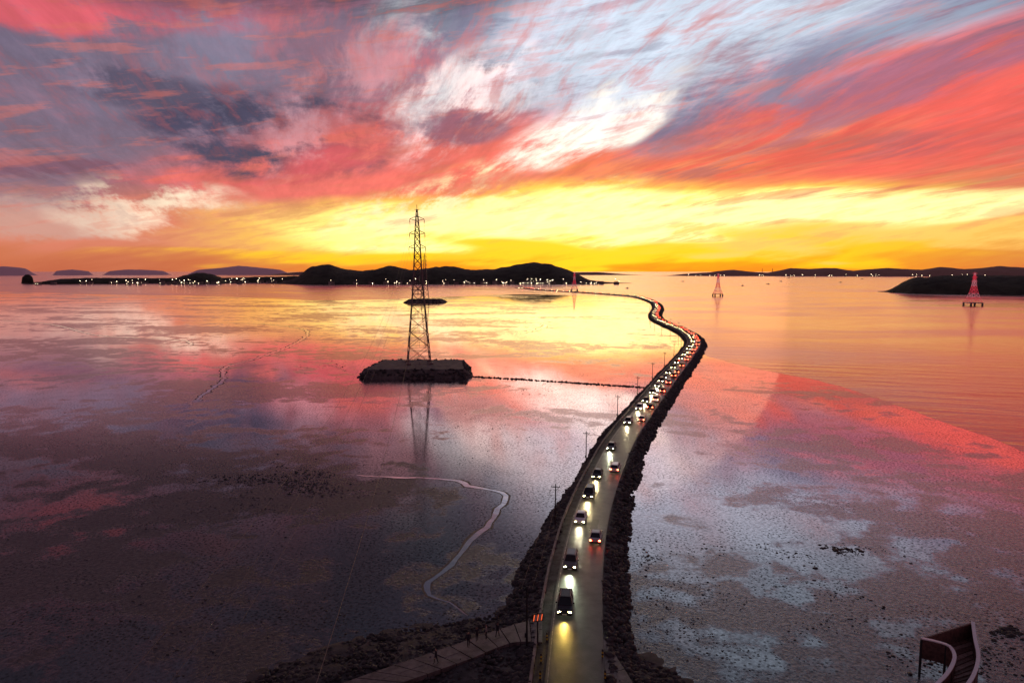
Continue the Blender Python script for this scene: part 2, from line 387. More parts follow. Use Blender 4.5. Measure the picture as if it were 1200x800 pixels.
for t in tris:
    a,b,c=[bd[i] for i in t]
    fx.append(t if ((b-a).cross(c-a)).z>0 else (t[0],t[2],t[1]))
obj('sea_water',mesh('sea_water',bd,fx),M_sea)

def ribbon(name,pts,wf,z,m,step=2):
    L=smoothline(pts,step); V=[];n=len(L)
    for i,p in enumerate(L):
        t=(L[min(i+1,n-1)]-L[max(i-1,0)]).normalized(); r=Vector((t.y,-t.x,0)); w=wf(i/(n-1))*(1+.7*nz(p.x,p.y,.25))*min(1,.15+min(i,n-1-i)/6)
        j=r*(.9*nz(p.x,p.y,.35)*wf(.5)*2)
        V+=[(p.x-r.x*w+j.x,p.y-r.y*w+j.y,z),(p.x+r.x*w+j.x,p.y+r.y*w+j.y,z)]
    return obj(name,mesh(name,V,[(2*i,2*i+1,2*i+3,2*i+2) for i in range(n-1)]),m)
def sv(l): return [survey(u,v) for u,v in l]
creeks=[([(405,556),(440,558),(500,560),(535,563),(548,569),(570,573),(588,577),(592,585),(584,596),(574,612),(560,628),(545,642),(530,662),(510,678),(500,686),(506,696),(525,706),(545,722)],.55,.34),
 ([(232,470),(238,462),(262,445),(262,432),(285,424),(318,414),(345,403),(360,392),(352,385),(300,379),(200,378)],.6,1.1),
 ([(262,432),(300,428),(340,424),(380,426),(410,436)],.4,.25),
 ([(0,375),(60,380),(110,392),(160,396),(215,399),(222,404),(190,408),(130,409)],1.3,.6),
 ([(600,392),(636,384),(630,378),(560,373),(480,372)],1.6,2.0)]
for pts,w0,w1 in creeks:
    P_=sv(pts)
    ribbon('creek_bank',P_,lambda t,w0=w0,w1=w1:(w0+(w1-w0)*t)*1.4+.12,.006,M_bank)
    ribbon('creek',P_,lambda t,w0=w0,w1=w1:w0+(w1-w0)*t,.014,M_creek)

# ---------- causeway ----------
RZ=1.1
cl=[(672,850),(674,800),(675,760),(678,700),(683,660),(688,630),(696,600),(711,560),(730,520),(751,490),(766,470),(781,450),(797,430),(810,413),(815,403),(809,394),(797,387),(783,381),(771,375),(768,369),(771,361),(765,354),(745,348),(715,345.3),(690,343.6),(660,341.8),(632,340),(606,337)]
C=smoothline([survey(u,v,0) for u,v in cl],2.0)
arr=np.array([(p.x,p.y) for p in C]); seg=np.hypot(*np.diff(arr,axis=0).T); S=np.concatenate([[0],np.cumsum(seg)]); LEN=S[-1]
su=np.arange(0,LEN,2.5); cx=np.interp(su,S,arr[:,0]); cy=np.interp(su,S,arr[:,1])
k=np.ones(7)/7
cx[3:-3]=np.convolve(cx,k,'valid'); cy[3:-3]=np.convolve(cy,k,'valid')
tx=np.gradient(cx); ty=np.gradient(cy); tl=np.hypot(tx,ty); tx/=tl; ty/=tl
def lw(s): return 1.0 if s<35 else (.35 if s>70 else 1-.65*(s-35)/35)
def rp(s,off):
    X=np.interp(s,su,cx); Y=np.interp(s,su,cy); a=np.interp(s,su,tx); b=np.interp(s,su,ty); l=math.hypot(a,b); a/=l;b/=l
    return X+b*off, Y-a*off, a, b
def sweep(name,prof,m,jit=0,s0=0,s1=None,closed=False):
    s1=s1 or len(su); V=[];F=[];n=len(prof)
    for i in range(s0,s1):
        for o,zz in prof:
            if o<-4.9: o=-4.9+(o+4.9)*lw(su[i])
            j=jit*nz(cx[i]+o*3,cy[i],.4) if abs(zz)<.9 else 0
            V.append((cx[i]+ty[i]*(o+j),cy[i]-tx[i]*(o+j),zz))
    for i in range(s1-s0-1):
        for q in range(n-1 if not closed else n):
            a=i*n+q; b=i*n+(q+1)%n; F.append((a,b,b+n,a+n))
    return obj(name,mesh(name,V,F),m)
sweep('causeway_embankment',[(-9.0,-.15),(-7.0,.35),(-4.9,.95),(-2.95,.98),(2.95,.98),(3.7,.9),(5.0,.3),(6.0,-.15)],M_rock,jit=1.0)
sweep('causeway_road',[(-3.05,.9),(-3.0,RZ),(0,RZ+.03),(3.0,RZ),(3.05,.9)],M_road)
sweep('concrete_kerb',[(-4.65,.6),(-4.6,1.28),(-4.3,1.28),(-4.25,.6)],M_conc,closed=True)
sweep('edge_line',[(-2.78,RZ+.0075),(-2.68,RZ+.0085)],M_paint,s1=130)
pb=MB()
for s,o,wd,ln in [(44,.9,1.1,7),(55,-1.4,.9,9),(72,1.2,1.2,14),(97,-.6,.8,6),(120,1.6,.9,12),(150,-1.2,1,10)]:
    n=8; V=[]
    for i in range(n+1):
        for q in (-1,0,1):
            oo=o+q*wd*.5+.08*math.sin(i*2+q); X,Y,_,_=rp(s+ln*i/n,oo); V.append((X,Y,RZ+.03*(1-abs(oo)/3)+.005))
    pb.add(V,[(i*3+q,i*3+q+1,i*3+q+4,i*3+q+3) for i in range(n) for q in (0,1)])
obj('asphalt_patch',pb.mesh('asphalt_patch'),M_patch)
pts=[];sz=[]
for side,(o0,o1) in ((-1,(4.75,9.0)),(1,(3.3,6.3))):
    n=9000
    ss=LEN*rng.uniform(0,1,n)**1.9
    for s in ss:
        t=rng.uniform(0,1); ww=(o1-o0)*(lw(s) if side<0 else 1); o=side*(o0+ww*t); X,Y,_,_=rp(s,o)
        wj=.8*nz(X,Y,.1)
        pts.append((X+wj,Y,max(0,.98*(1-t))-.02)); sz.append(rng.uniform(.15,.5)*(1+min(1.0,s/700)))
rocks('riprap_rocks',pts,sz,M_rock,.65)

# shores
shl,P1=mound('rocky_shore',sv([(230,840),(300,790),(370,762),(440,742),(520,731),(570,722),(600,706),(612,680),(622,640),(640,640),(660,660),(672,850)]),.9,.10,.8,M_rock,.10,.5)
a,d=scatter(P1,9000,.9,.10); rocks('shore_rocks',a,rng.uniform(.06,.36,len(a)),M_rock)
shr,P2=mound('rocky_shore',sv([(700,650),(712,690),(716,735),(735,765),(790,785),(850,850),(690,850)]),.8,.10,.8,M_rock,.10,.5)
a,d=scatter(P2,5000,.8,.10); rocks('shore_rocks',a,rng.uniform(.06,.36,len(a)),M_rock)
pts=[];sz=[]
for (u,v,ru,rv,n,s0) in [(335,566,85,20,1400,.17),(300,580,150,36,700,.12),(230,600,160,30,400,.10),(960,650,60,16,200,.12),(1000,692,130,40,500,.12),(975,645,45,6,200,.20),(990,668,40,5,100,.2),(1070,712,30,4,220,.24),(1170,735,45,12,400,.22),(760,655,30,12,160,.13),(860,735,150,40,800,.09),(450,720,150,30,900,.10),(400,430,120,8,250,.2),(620,455,160,12,400,.16),(1130,770,90,25,500,.14),(860,640,80,14,150,.12),(640,620,50,60,600,.09),(790,700,60,60,700,.09),(600,500,160,40,600,.12),(120,560,160,60,500,.11),(160,720,200,70,1100,.10)]:
    for i in range(n):
        p=survey(u+rng.normal()*ru*.5,min(840,v+rng.normal()*rv*.5))
        if nz(p.x,p.y,.12)+.6*nz(p.x,p.y,.4)<-.05: continue
        pts.append((p.x,p.y,.0)); sz.append(s0*rng.uniform(.4,1.1)*rng.choice([1,1,1,1.8]))
rocks('scattered_stones',pts,sz,M_rock,.35)

def slab(name,qa,qb,z,m,n=14):
    A_=smoothline([survey(u,v,z) for u,v in qa],2); B_=smoothline([survey(u,v,z) for u,v in qb],2)
    def at(L,t):
        f=t*(len(L)-1); i=min(int(f),len(L)-2); return L[i].lerp(L[i+1],f-i)
    mb=MB()
    for i in range(n):
        t0=i/n+.002; t1=(i+1)/n-.002; a0,a1,b0,b1=at(A_,t0),at(A_,t1),at(B_,t0),at(B_,t1); mid0,mid1=(a0+b0)/2,(a1+b1)/2
        for (p,q,r,s) in ((a0,a1,mid1,mid0),(mid0,mid1,b1,b0)):
            dz=rng.uniform(-.02,.02); top=[Vector((k.x,k.y,z+dz)) for k in (p,q,r,s)]; c=sum(top,Vector())/4
            top=[c+(k-c)*.985 for k in top]; top=[Vector((k.x,k.y,z+dz)) for k in top]
            bot=[Vector((k.x,k.y,z-.5)) for k in top]
            mb.add(top+bot,[(0,1,2,3),(4,5,1,0),(5,6,2,1),(6,7,3,2),(7,4,0,3)])
    return obj(name,mb.mesh(name),m)
M_slab=mat('weathered_concrete',(.10,.09,.088),.5,var=.5,vscale=.8,bumpd=.03)
slab('slipway_path',[(636,722),(600,732),(540,752),(470,776),(400,800),(340,822)],[(636,752),(600,752),(560,768),(510,786),(470,800),(430,822)],1.15,M_slab)
slab('access_ramp',[(703,742),(722,768),(742,800),(760,835)],[(703,762),(708,780),(712,800),(716,835)],1.0,M_slab,6)

# ---------- islets and causeway link ----------
def islet(poly,h,slope,res,rag=.8):
    o,P_=mound('islet',poly,h,slope,res,M_rock2,.2,.2,rag); a,d=scatter(P_,1300,h,slope); a=a[d<h/slope*1.1]; r=rocks('boulders',a,rng.uniform(.25,.8,len(a)),M_rock); r.parent=o
    return o
TW=survey(491,425,3.2)
islet([(TW.x-22,TW.y-20),(TW.x-20,TW.y-23),(TW.x+21,TW.y-23),(TW.x+24,TW.y-19),(TW.x+21,TW.y+11),(TW.x+17,TW.y+14),(TW.x-17,TW.y+14),(TW.x-20,TW.y+11)],3.2,1.1,.8)
T2=survey(498,354,0)
islet([(T2.x-28,T2.y-16),(T2.x+24,T2.y-18),(T2.x+30,T2.y+8),(T2.x,T2.y+18),(T2.x-24,T2.y+10)],4.5,.7,2.0)
lk=[survey(u,v) for u,v in [(550,441),(600,444),(680,449),(740,453),(768,455)]]
L=smoothline(lk,1.2); pts=[(p.x+rng.normal()*.5,p.y+rng.normal()*.5,.1) for p in L for _ in range(6)]
rocks('stepping_stone_path',pts,rng.uniform(.2,.5,len(pts)),M_rock,.6)

# ---------- pylons ----------
def lattice(mb,hts,wid,r,m=lambda z:0,br=.55):
    for i in range(len(hts)-1):
        z0,z1,w0,w1=hts[i],hts[i+1],wid[i]/2,wid[i+1]/2
        c0=[Vector((a*w0,b*w0,z0)) for a,b in ((-1,-1),(1,-1),(1,1),(-1,1))]; c1=[Vector((a*w1,b*w1,z1)) for a,b in ((-1,-1),(1,-1),(1,1),(-1,1))]
        for q in range(4):
            n=(q+1)%4; mm=m(z0)
            mb.bar(c0[q],c1[q],r,mm); mb.bar(c0[q],c1[n],r*br,mm); mb.bar(c0[n],c1[q],r*br,mm); mb.bar(c1[q],c1[n],r*br,mm)
            if w0>2:
                mb.bar((c0[q]+c0[n])/2,(c0[q]+c1[q]+c0[n]+c1[n])/4,r*br*.7,mm)
def pylon(loc,H,base,name='transmission_tower'):
    e=empty(name,loc,math.radians(12)); mb=MB()
    n=17; hts=[0]
    for i in range(n): hts.append(hts[-1]+ (H*.1*(.9**i)+H*.012))
    sc_=H/hts[-1]; hts=[h*sc_ for h in hts]
    def wd(h):
        t=h/H
        return base*(1-.62*t/.55) if t<.55 else (base*(.38-.22*(t-.55)/.35) if t<.9 else max(.3,base*(.16-.12*(t-.9)/.1)))
    lattice(mb,hts,[wd(h) for h in hts],.17)
    for q in ((-1,-1),(1,-1),(1,1),(-1,1)): mb.box((q[0]*base/2,q[1]*base/2,-.3),(.9,.9,.9))
    obj('lattice_mast',mb.mesh('lattice_mast'),M_steel,e)
    ar=MB(); ends=[]
    for t,hw in ((.93,3.0),(.84,3.2),(.75,3.5)):
        z0=H*t; w=wd(z0)/2
        for s in (-1,1):
            tip=Vector((s*hw,0,z0+.6)); ends.append(tip)
            for b in (-1,1):
                ar.bar((s*w,b*w,z0),tip,.11); ar.bar((s*w,b*w,z0+1.6),tip,.09)
            ar.bar(tip,tip-Vector((0,0,1.6)),.1,n=6)
            for k in range(5): ar.bar(tip-Vector((0,0,.4+k*.25)),tip-Vector((0,0,.5+k*.25)),.2,n=8)
    ar.bar((0,0,H),(0,0,H+2),.1); ar.bar((-1,0,H),(1,0,H),.1)
    obj('crossarms_and_insulators',ar.mesh('crossarms_and_insulators'),M_steel,e)
    pl=MB(); zp=H*.48; wp=wd(zp)/2+.5
    for s in ((-1,-1),(1,-1),(1,1),(-1,1)): pl.bar((s[0]*wp,s[1]*wp,zp),(s[1]*wp*-1,s[0]*wp,zp),.12)
    obj('service_platform',pl.mesh('service_platform'),M_steel,e)
    return e,[Matrix.Rotation(math.radians(12),3,'Z')@t+Vector(loc)-Vector((0,0,1.6)) for t in ends]
e1,ends1=pylon((TW.x,TW.y,3.2),64.5,9.6)
e2,ends2=pylon((T2.x,T2.y,4.0),62,11)
def floodpylon(u,v,H,base):
    p=survey(u,v); e=empty('transmission_tower',(p.x,p.y,0)); mb=MB()
    for q in ((-1,-1),(1,-1),(1,1),(-1,1)): mb.bar((q[0]*base*.5,q[1]*base*.5,-1),(q[0]*base*.5,q[1]*base*.5,3.2),1.1,2,n=10)
    mb.box((0,0,3.5),(base*.56,base*.56,.35),2)
    hts=[4.1+(H-4.1)*t for t in (0,.16,.3,.43,.55,.66,.76,.85,.93,1)]; wd=[base*k for k in (1,.72,.52,.38,.29,.23,.18,.15,.12,.08)]
    lattice(mb,hts,wd,.27,lambda z:int(z/7)%2,.6)
    for t,hw in ((.98,3),(.86,3.5),(.74,4)):
        for s in (-1,1): mb.bar((0,0,H*t),(s*hw,0,H*t+.4),.16,0); mb.bar((0,0,H*t+2),(s*hw,0,H*t+.4),.12,0)
    obj('floodlit_lattice',mb.mesh('floodlit_lattice'),[M_redsteel,M_whitesteel,M_conc],e)
floodpylon(1140,358,40,14); floodpylon(841,347,38,13); floodpylon(673,341,40,13)
def cable(name,pts,r):
    cu=bpy.data.curves.new(name,'CURVE'); cu.dimensions='3D'; cu.bevel_depth=r; cu.bevel_resolution=0
    sp=cu.splines.new('POLY'); sp.points.add(len(pts)-1)
    for i,p in enumerate(pts): sp.points[i].co=(p[0],p[1],p[2],1)
    o=bpy.data.objects.new(name,cu); sc.collection.objects.link(o); cu.materials.append(M_cable); return o
near=[Vector((-9+dx,-20,26+dz)) for dx,dz in ((-5,0),(5,0),(-6,-4),(6,-4),(-7,-8),(7,-8))]
for i,(a,b,c) in enumerate(zip(ends1,near,ends2)):
    if i in (0,1,2,4): cable('power_line',[a.lerp(b,t)-Vector((0,0,70*t*(1-t))) for t in np.linspace(0,1,60)],.018)
    cable('power_line',[a.lerp(c,t)-Vector((0,0,60*t*(1-t))) for t in np.linspace(0,1,30)],.03)

# ---------- hills ----------
def ridge(name,prof,D,depth,m,rough=1.0,base=-2):
    us=[p[0] for p in prof]; V=[];F=[]; n=200; rows=9
    for i in range(n+1):
        u=us[0]+(us[-1]-us[0])*i/n; v=np.interp(u,us,[p[1] for p in prof])
        dd=ray(u,v); hd=math.hypot(dd.x,dd.y); Dr=D+depth*.5; zr=max(.5,CH+Dr*dd.z/hd)
        ux,uy=dd.x/hd,dd.y/hd
        f=i/n; endf=min(1,min(f,1-f)/.14); endf=endf*endf*(3-2*endf)
        zr*=endf
        for j in range(rows):
            t=j/(rows-1); r=D+depth*(.5+(t-.5)*(.25+.75*endf)); prof_h=math.sin(math.pi*min(1,max(0,t)))**.8
            nn=nz(ux*r,uy*r,7/D*3)*.18+nz(ux*r,uy*r,60/D)*.07*rough
            zt=zr*prof_h*(1+nn)+nz(ux*r,uy*r,200/D)*D/1500*rough*endf
            V.append((ux*r,uy*r,zt if 0<j<rows-1 else base))
    for i in range(n):
        for j in range(rows-1):
            a=i*rows+j; F.append((a,a+rows,a+rows+1,a+1))
    return obj(name,mesh(name,V,F,True),m)
ridge('wooded_island_hill',[(310,331),(350,320),(365,311),(385,308),(400,314),(425,316),(455,310),(480,316),(510,312),(545,315),(580,316),(605,311),(625,309),(645,310),(665,317),(690,328),(745,332)],2250,500,M_hill)
ridge('wooded_island_hill',[(195,330),(215,322),(230,319),(248,321),(268,328)],2500,300,M_hill)
ridge('low_spit_land',[(20,327.5),(100,325.5),(200,325.5),(300,325),(345,324),(420,327)],2700,150,M_hill)
ridge('wooded_island_hill',[(1028,338),(1050,328),(1070,324),(1110,322),(1135,321),(1160,324),(1200,325),(1260,322),(1360,328)],1500,260,M_hill)
ridge('islet_rock',[(24,326),(30,321),(34,321),(40,326)],3000,60,M_hill)
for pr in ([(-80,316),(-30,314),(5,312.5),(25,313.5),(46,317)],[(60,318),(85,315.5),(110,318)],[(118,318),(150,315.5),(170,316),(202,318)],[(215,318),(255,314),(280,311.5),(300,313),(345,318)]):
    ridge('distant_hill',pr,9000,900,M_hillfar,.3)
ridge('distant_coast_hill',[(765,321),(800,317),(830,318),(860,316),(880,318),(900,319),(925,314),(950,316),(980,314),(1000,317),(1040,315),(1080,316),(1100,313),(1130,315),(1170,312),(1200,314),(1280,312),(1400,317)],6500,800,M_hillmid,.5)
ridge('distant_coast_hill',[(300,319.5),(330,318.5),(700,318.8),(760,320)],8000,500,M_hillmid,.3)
def village(name,items,lampn,ls=.7):
    mb=MB()
    for (u,n,sp,D0) in items:
        for i in range(n):
            uu=u+rng.normal()*sp; dd=ray(uu,330); hd=math.hypot(dd.x,dd.y); r_=D0+rng.uniform(-25,10); p=Vector((dd.x/hd*r_,dd.y/hd*r_,0)); w,d,h=rng.uniform(4,9),rng.uniform(4,7),rng.uniform(3,7)
            z0=1.5; mb.box((p.x,p.y,z0+h/2),(w,d,h/2+1.5),0); hh0=z0+h+1.5
            mb.add([(p.x-w-.4,p.y-d-.4,hh0),(p.x+w+.4,p.y-d-.4,hh0),(p.x+w+.4,p.y+d+.4,hh0),(p.x-w-.4,p.y+d+.4,hh0),(p.x-w,p.y,hh0+2.5),(p.x+w,p.y,hh0+2.5)],[(0,1,5,4),(2,3,4,5),(1,2,5),(3,0,4)],1)
            if rng.uniform()<.6:
                for k in range(rng.integers(1,3)): mb.box((p.x+rng.uniform(-w,w)*.7,p.y-d-.06,z0+h*.5),(.6,.05,.5),2)
            if rng.uniform()<lampn:
                X=p.x+rng.uniform(-9,9); hh=rng.uniform(5,18)
                s_=ls*rng.uniform(.5,1.2); mb.bar((X,p.y-d-3,-1),(X,p.y-d-3,hh),.15,1); mb.box((X,p.y-d-3,hh+s_),(s_,s_,s_*.8),2)
    return obj(name,mb.mesh(name),[M_wallw,M_roof,M_town])
village('distant_village',[(625,28,20,2240),(555,14,18,2240),(490,5,20,2240),(430,7,30,2240),(215,22,30,2480),(300,26,26,2660),(130,18,36,2680),(700,10,16,2260)],.7)
village('distant_harbour_town',[(830,8,30,6400),(920,12,20,6400),(1000,10,30,6400),(1100,12,40,6400)],1,1.2)
mb=MB()
for u in (893,905,938):
    p=survey(u,321.5); mb.bar((p.x,p.y,0),(p.x,p.y,85),5,0,3,12)
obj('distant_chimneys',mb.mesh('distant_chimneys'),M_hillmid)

def boat(u,v,L_,rz):
    p=survey(u,v); e=empty('fishing_boat',(p.x,p.y,0.02),rz); mb=MB(); st=[(-.5,.30,1.0),(-.25,.36,.95),(.1,.36,1.0),(.35,.22,1.25),(.5,.02,1.55)]
    V=[]
    for yy,w_,zt in st: V+=[(-w_*L_*.42,yy*L_,zt),(-w_*L_*.25,yy*L_,-.3),(w_*L_*.25,yy*L_,-.3),(w_*L_*.42,yy*L_,zt)]
    F=[]
    for i in range(4):
        for q in range(3): a=i*4+q; F.append((a,a+4,a+5,a+1))
        F.append((i*4+3,i*4+7,i*4+4,i*4))
    F.append((0,1,2,3)); mb.add(V,F,0); obj('hull',mb.mesh('hull'),M_dark,e)
    c=MB(); c.box((0,-L_*.1,2.0),(L_*.1,L_*.13,1.0),0,.85); c.box((0,-L_*.1,3.06),(L_*.12,L_*.15,.06),0); c.bar((0,-L_*.1,3),(0,-L_*.1,6.5),.08); c.bar((0,L_*.3,1),(0,L_*.3,4),.06); obj('wheelhouse_and_mast',c.mesh('wheelhouse_and_mast'),M_dark,e)
for u,v,l,r in [(1046,343,12,1.2),(924,326,22,1.6),(915,330,14,.4),(985,331,12,1),(1170,330,14,1.4),(870,335,9,2),(735,338,10,.8),(800,330,14,1.3),(900,333,12,1.5),(1010,327,18,1.7)]: boat(u,v,l,r)

def pole(s,off,h=7.2):
    X,Y,a,b=rp(s,off); e=empty('utility_pole',(X,Y,.6),math.atan2(b,a)); mb=MB()
    mb.bar((0,0,-.3),(0,0,h),.13,0,.08,8); 
    mb.bar((-.0,-.7,h-.5),(0,.7,h-.5),.06); mb.bar((0,0,h-1.2),(0,-.5,h-.55),.03)
    for q in (-.65,-.25,.25,.65): mb.bar((0,q,h-.5),(0,q,h-.28),.05,n=6)
    mb.box((.0,.16,1.6),(.12,.08,.25))
    obj('pole_with_crossarm',mb.mesh('pole_with_crossarm'),M_dark,e)
    return Vector((X,Y,.6+h-.3))
def s_at(u,v):
    p=survey(u,v,RZ); i=np.argmin((cx-p.x)**2+(cy-p.y)**2); return su[i]
sp=[s_at(640,745)-1,s_at(662,612),s_at(700,541),s_at(738,491)]
ss=sp[-1]+36
while ss<LEN*.8: sp.append(ss); ss+=36
tops=[pole(s,-5.4) for s in sp]
for q in (-.6,.6):
    pl=[]
    for a,b in zip(tops[:-1],tops[1:]): pl+=[a.lerp(b,t)-Vector((0,0,2.4*t*(1-t)))+Vector((q,0,0)) for t in np.linspace(0,.95,8)]
    cable('overhead_wire',pl,.012)

# ---------- cars ----------
def carmeshes(kind):
    if kind=='sedan': L_,W,belt,roof,hood,cab=(4.7,.91,.92,1.43,.86,(-1.75,1.15,-1.0,.35))
    elif kind=='suv': L_,W,belt,roof,hood,cab=(4.75,.95,1.08,1.72,1.02,(-2.2,1.1,-1.9,.45))
    else: L_,W,belt,roof,hood,cab=(5.1,.97,1.15,1.95,1.15,(-2.4,1.75,-2.25,1.0))
    h=L_/2; b=MB()
    st=[(-h,.42,belt-.12,W*.84),(-h+.12,.28,belt-.03,W*.94),(-h*.6,.22,belt,W),(0,.22,belt,W),(h*.45,.22,hood+.03,W),(h*.8,.24,hood-.06,W*.97),(h-.12,.28,hood-.16,W*.9),(h,.40,hood-.30,W*.78)]
    V=[]
    for yy,z0,z1,hw in st:
        zm=(z0+z1)/2
        V+=[(-hw*.9,yy,z0),(-hw,yy,z0+.12),(-hw,yy,zm+.05),(-hw*.95,yy,z1-.06),(-hw*.8,yy,z1),(hw*.8,yy,z1),(hw*.95,yy,z1-.06),(hw,yy,zm+.05),(hw,yy,z0+.12),(hw*.9,yy,z0)]
    F=[]
    for i in range(len(st)-1):
        for q in range(10): a=i*10+q; c=i*10+(q+1)%10; F.append((a,c,c+10,a+10))
    F+= [tuple(range(10))[::-1],tuple(range((len(st)-1)*10,len(st)*10))]
    b.add(V,F,0)
    y0,y1,r0,r1=cab; wb=W*.88; wt=W*.70
    g_=[(-wb,y0,belt-.02),(wb,y0,belt-.02),(wb,y1,belt-.04),(-wb,y1,belt-.04),(-wt,r0,roof-.06),(wt,r0,roof-.06),(wt,r1,roof-.06),(-wt,r1,roof-.06)]
    b.add(g_,[(0,1,5,4),(1,2,6,5),(2,3,7,6),(3,0,4,7)],1)
    rr=[(-wt-.03,r0-.06,roof-.07),(wt+.03,r0-.06,roof-.07),(wt+.03,r1+.06,roof-.07),(-wt-.03,r1+.06,roof-.07),(-wt*.85,r0+.12,roof),(wt*.85,r0+.12,roof),(wt*.85,r1-.15,roof),(-wt*.85,r1-.15,roof)]
    b.add(rr,[(3,2,1,0),(4,5,6,7),(0,1,5,4),(1,2,6,5),(2,3,7,6),(3,0,4,7)],0)
    for s in (-1,1):
        for lo,hi in (((s*wb,y0,belt-.03),(s*wt,r0,roof-.05)),((s*wb,y1,belt-.05),(s*wt,r1,roof-.05)),((s*(wb+.005),(y0+y1)/2-.1,belt-.02),(s*(wt+.005),(r0+r1)/2-.1,roof-.05))):
            b.bar(lo,hi,.05,0)
        b.box((s*(W+.08),y1-.25,belt+.08),(.10,.06,.07),0)
        b.bar((s*wt*.9,r0+.3,roof+.03),(s*wt*.9,r1-.3,roof+.03),.02,2)
    b.box((0,h-.03,.46),(W*.62,.05,.12),2); b.box((0,h-.01,hood-.36),(W*.42,.05,.07),2); b.box((0,h+.03,.48),(.26,.012,.06),3); b.box((0,-h-.02,.66),(.26,.012,.06),3)
    b.box((0,-h+.02,.36),(W*.8,.06,.09),2)
    body=mesh('body_'+kind,b.V,b.F,False,b.M)
    wv=MB()
    for s in (-1,1):
        for yy in (-h*.60,h*.62):
            wv.bar((s*(W-.20),yy,.33),(s*(W+.01),yy,.33),.33,0,n=20); wv.bar((s*(W+.0),yy,.33),(s*(W+.025),yy,.33),.2,1,n=10)
    wheels=wv.mesh('wheels_'+kind)
    lp=MB()
    for s in (-1,1): lp.box((s*W*.66,h-.09,hood-.31),(.15,.07,.075),0,.9)
    head=lp.mesh('headlamps_'+kind)
    tp=MB()
    for s in (-1,1): tp.box((s*W*.74,-h+.03,belt-.24),(.14,.06,.10),0,.9)
    tail=tp.mesh('tail_lamps_'+kind)
    for m_ in (M_tyre,M_rim): wheels.materials.append(m_)
    head.materials.append(M_head); tail.materials.append(M_tail)
    bodies=[]
    for p in paints:
        c=body.copy(); c.name='body_'+kind
        for m_ in (p,M_glass,M_dark,M_white): c.materials.append(m_)
        bodies.append(c)
    return dict(bodies=bodies,wheels=wheels,head=head,tail=tail,h=h,z=hood-.31,W=W)
KM={k:carmeshes(k) for k in ('sedan','suv','van')}
def car(s,lane,kind,pi,beam=False,bc=(1,.95,.75),be=2500):
    X,Y,a,b=rp(s,lane*1.5); h=math.atan2(b,a)-math.pi/2
    if lane<0: h+=math.pi
    e=empty({'sedan':'sedan_car','suv':'suv_car','van':'van'}[kind],(X,Y,RZ+.02),h)
    K=KM[kind]
    for nme,me in (('body',K['bodies'][pi]),('wheels',K['wheels']),('headlamps',K['head']),('tail_lamps',K['tail'])):
        o=bpy.data.objects.new(nme,me); sc.collection.objects.link(o); o.parent=e
    if beam:
        l=bpy.data.lights.new('headlamp_beam','SPOT'); l.energy=be; l.color=bc; l.spot_size=math.radians(58); l.spot_blend=.9; l.shadow_soft_size=.12
        lo=bpy.data.objects.new('headlamp_beam',l); sc.collection.objects.link(lo); lo.parent=e; lo.location=(0,K['h']+.06,K['z']); lo.rotation_euler=(math.radians(90-16),0,0)
near_cars=[(666,712,-1,'suv',0,1,(1,.66,.12),1400),(668,664,-1,'suv',3,1,(.85,1,.66),1900),(681,609,-1,'sedan',1,1,(1,.92,.6),1300),(692,583,-1,'suv',0,1,(1,.82,.4),1700),(705,557,-1,'sedan',0,1,(1,.80,.38),1600),(723,525,-1,'sedan',3,1,(.95,1,.7),1800),(746,496,-1,'suv',2,1,(1,.82,.45),1800),
 (695,630,1,'sedan',2,1,(1,.95,.8),900),(723,551,1,'suv',1,1,(1,.95,.8),900),(756,492,1,'sedan',1,0,(1,1,1),0)]
for u,v,ln,k,pi,bm_,bc,be in near_cars:
    car(s_at(u,v),ln,k,pi,bool(bm_),bc,be)
s=s_at(756,480); i=0
while s<LEN-15:
    car(s,-1,random.choice(['sedan','suv','suv','van','sedan']),random.choice([0,0,1,1,2,3,3,4,5]),i<5,(1,.82,.45),2200); i+=1
    s+=random.uniform(10,17) if s<520 else random.uniform(14,34)
s=s_at(765,478); i=0
while s<LEN-15:
    car(s,1,random.choice(['sedan','suv','suv','van','sedan']),random.choice([0,0,1,1,2,3,3,4,5]),i<2,(1,.95,.8),1200); i+=1
    s+=random.uniform(11,22) if s<520 else random.uniform(16,40)

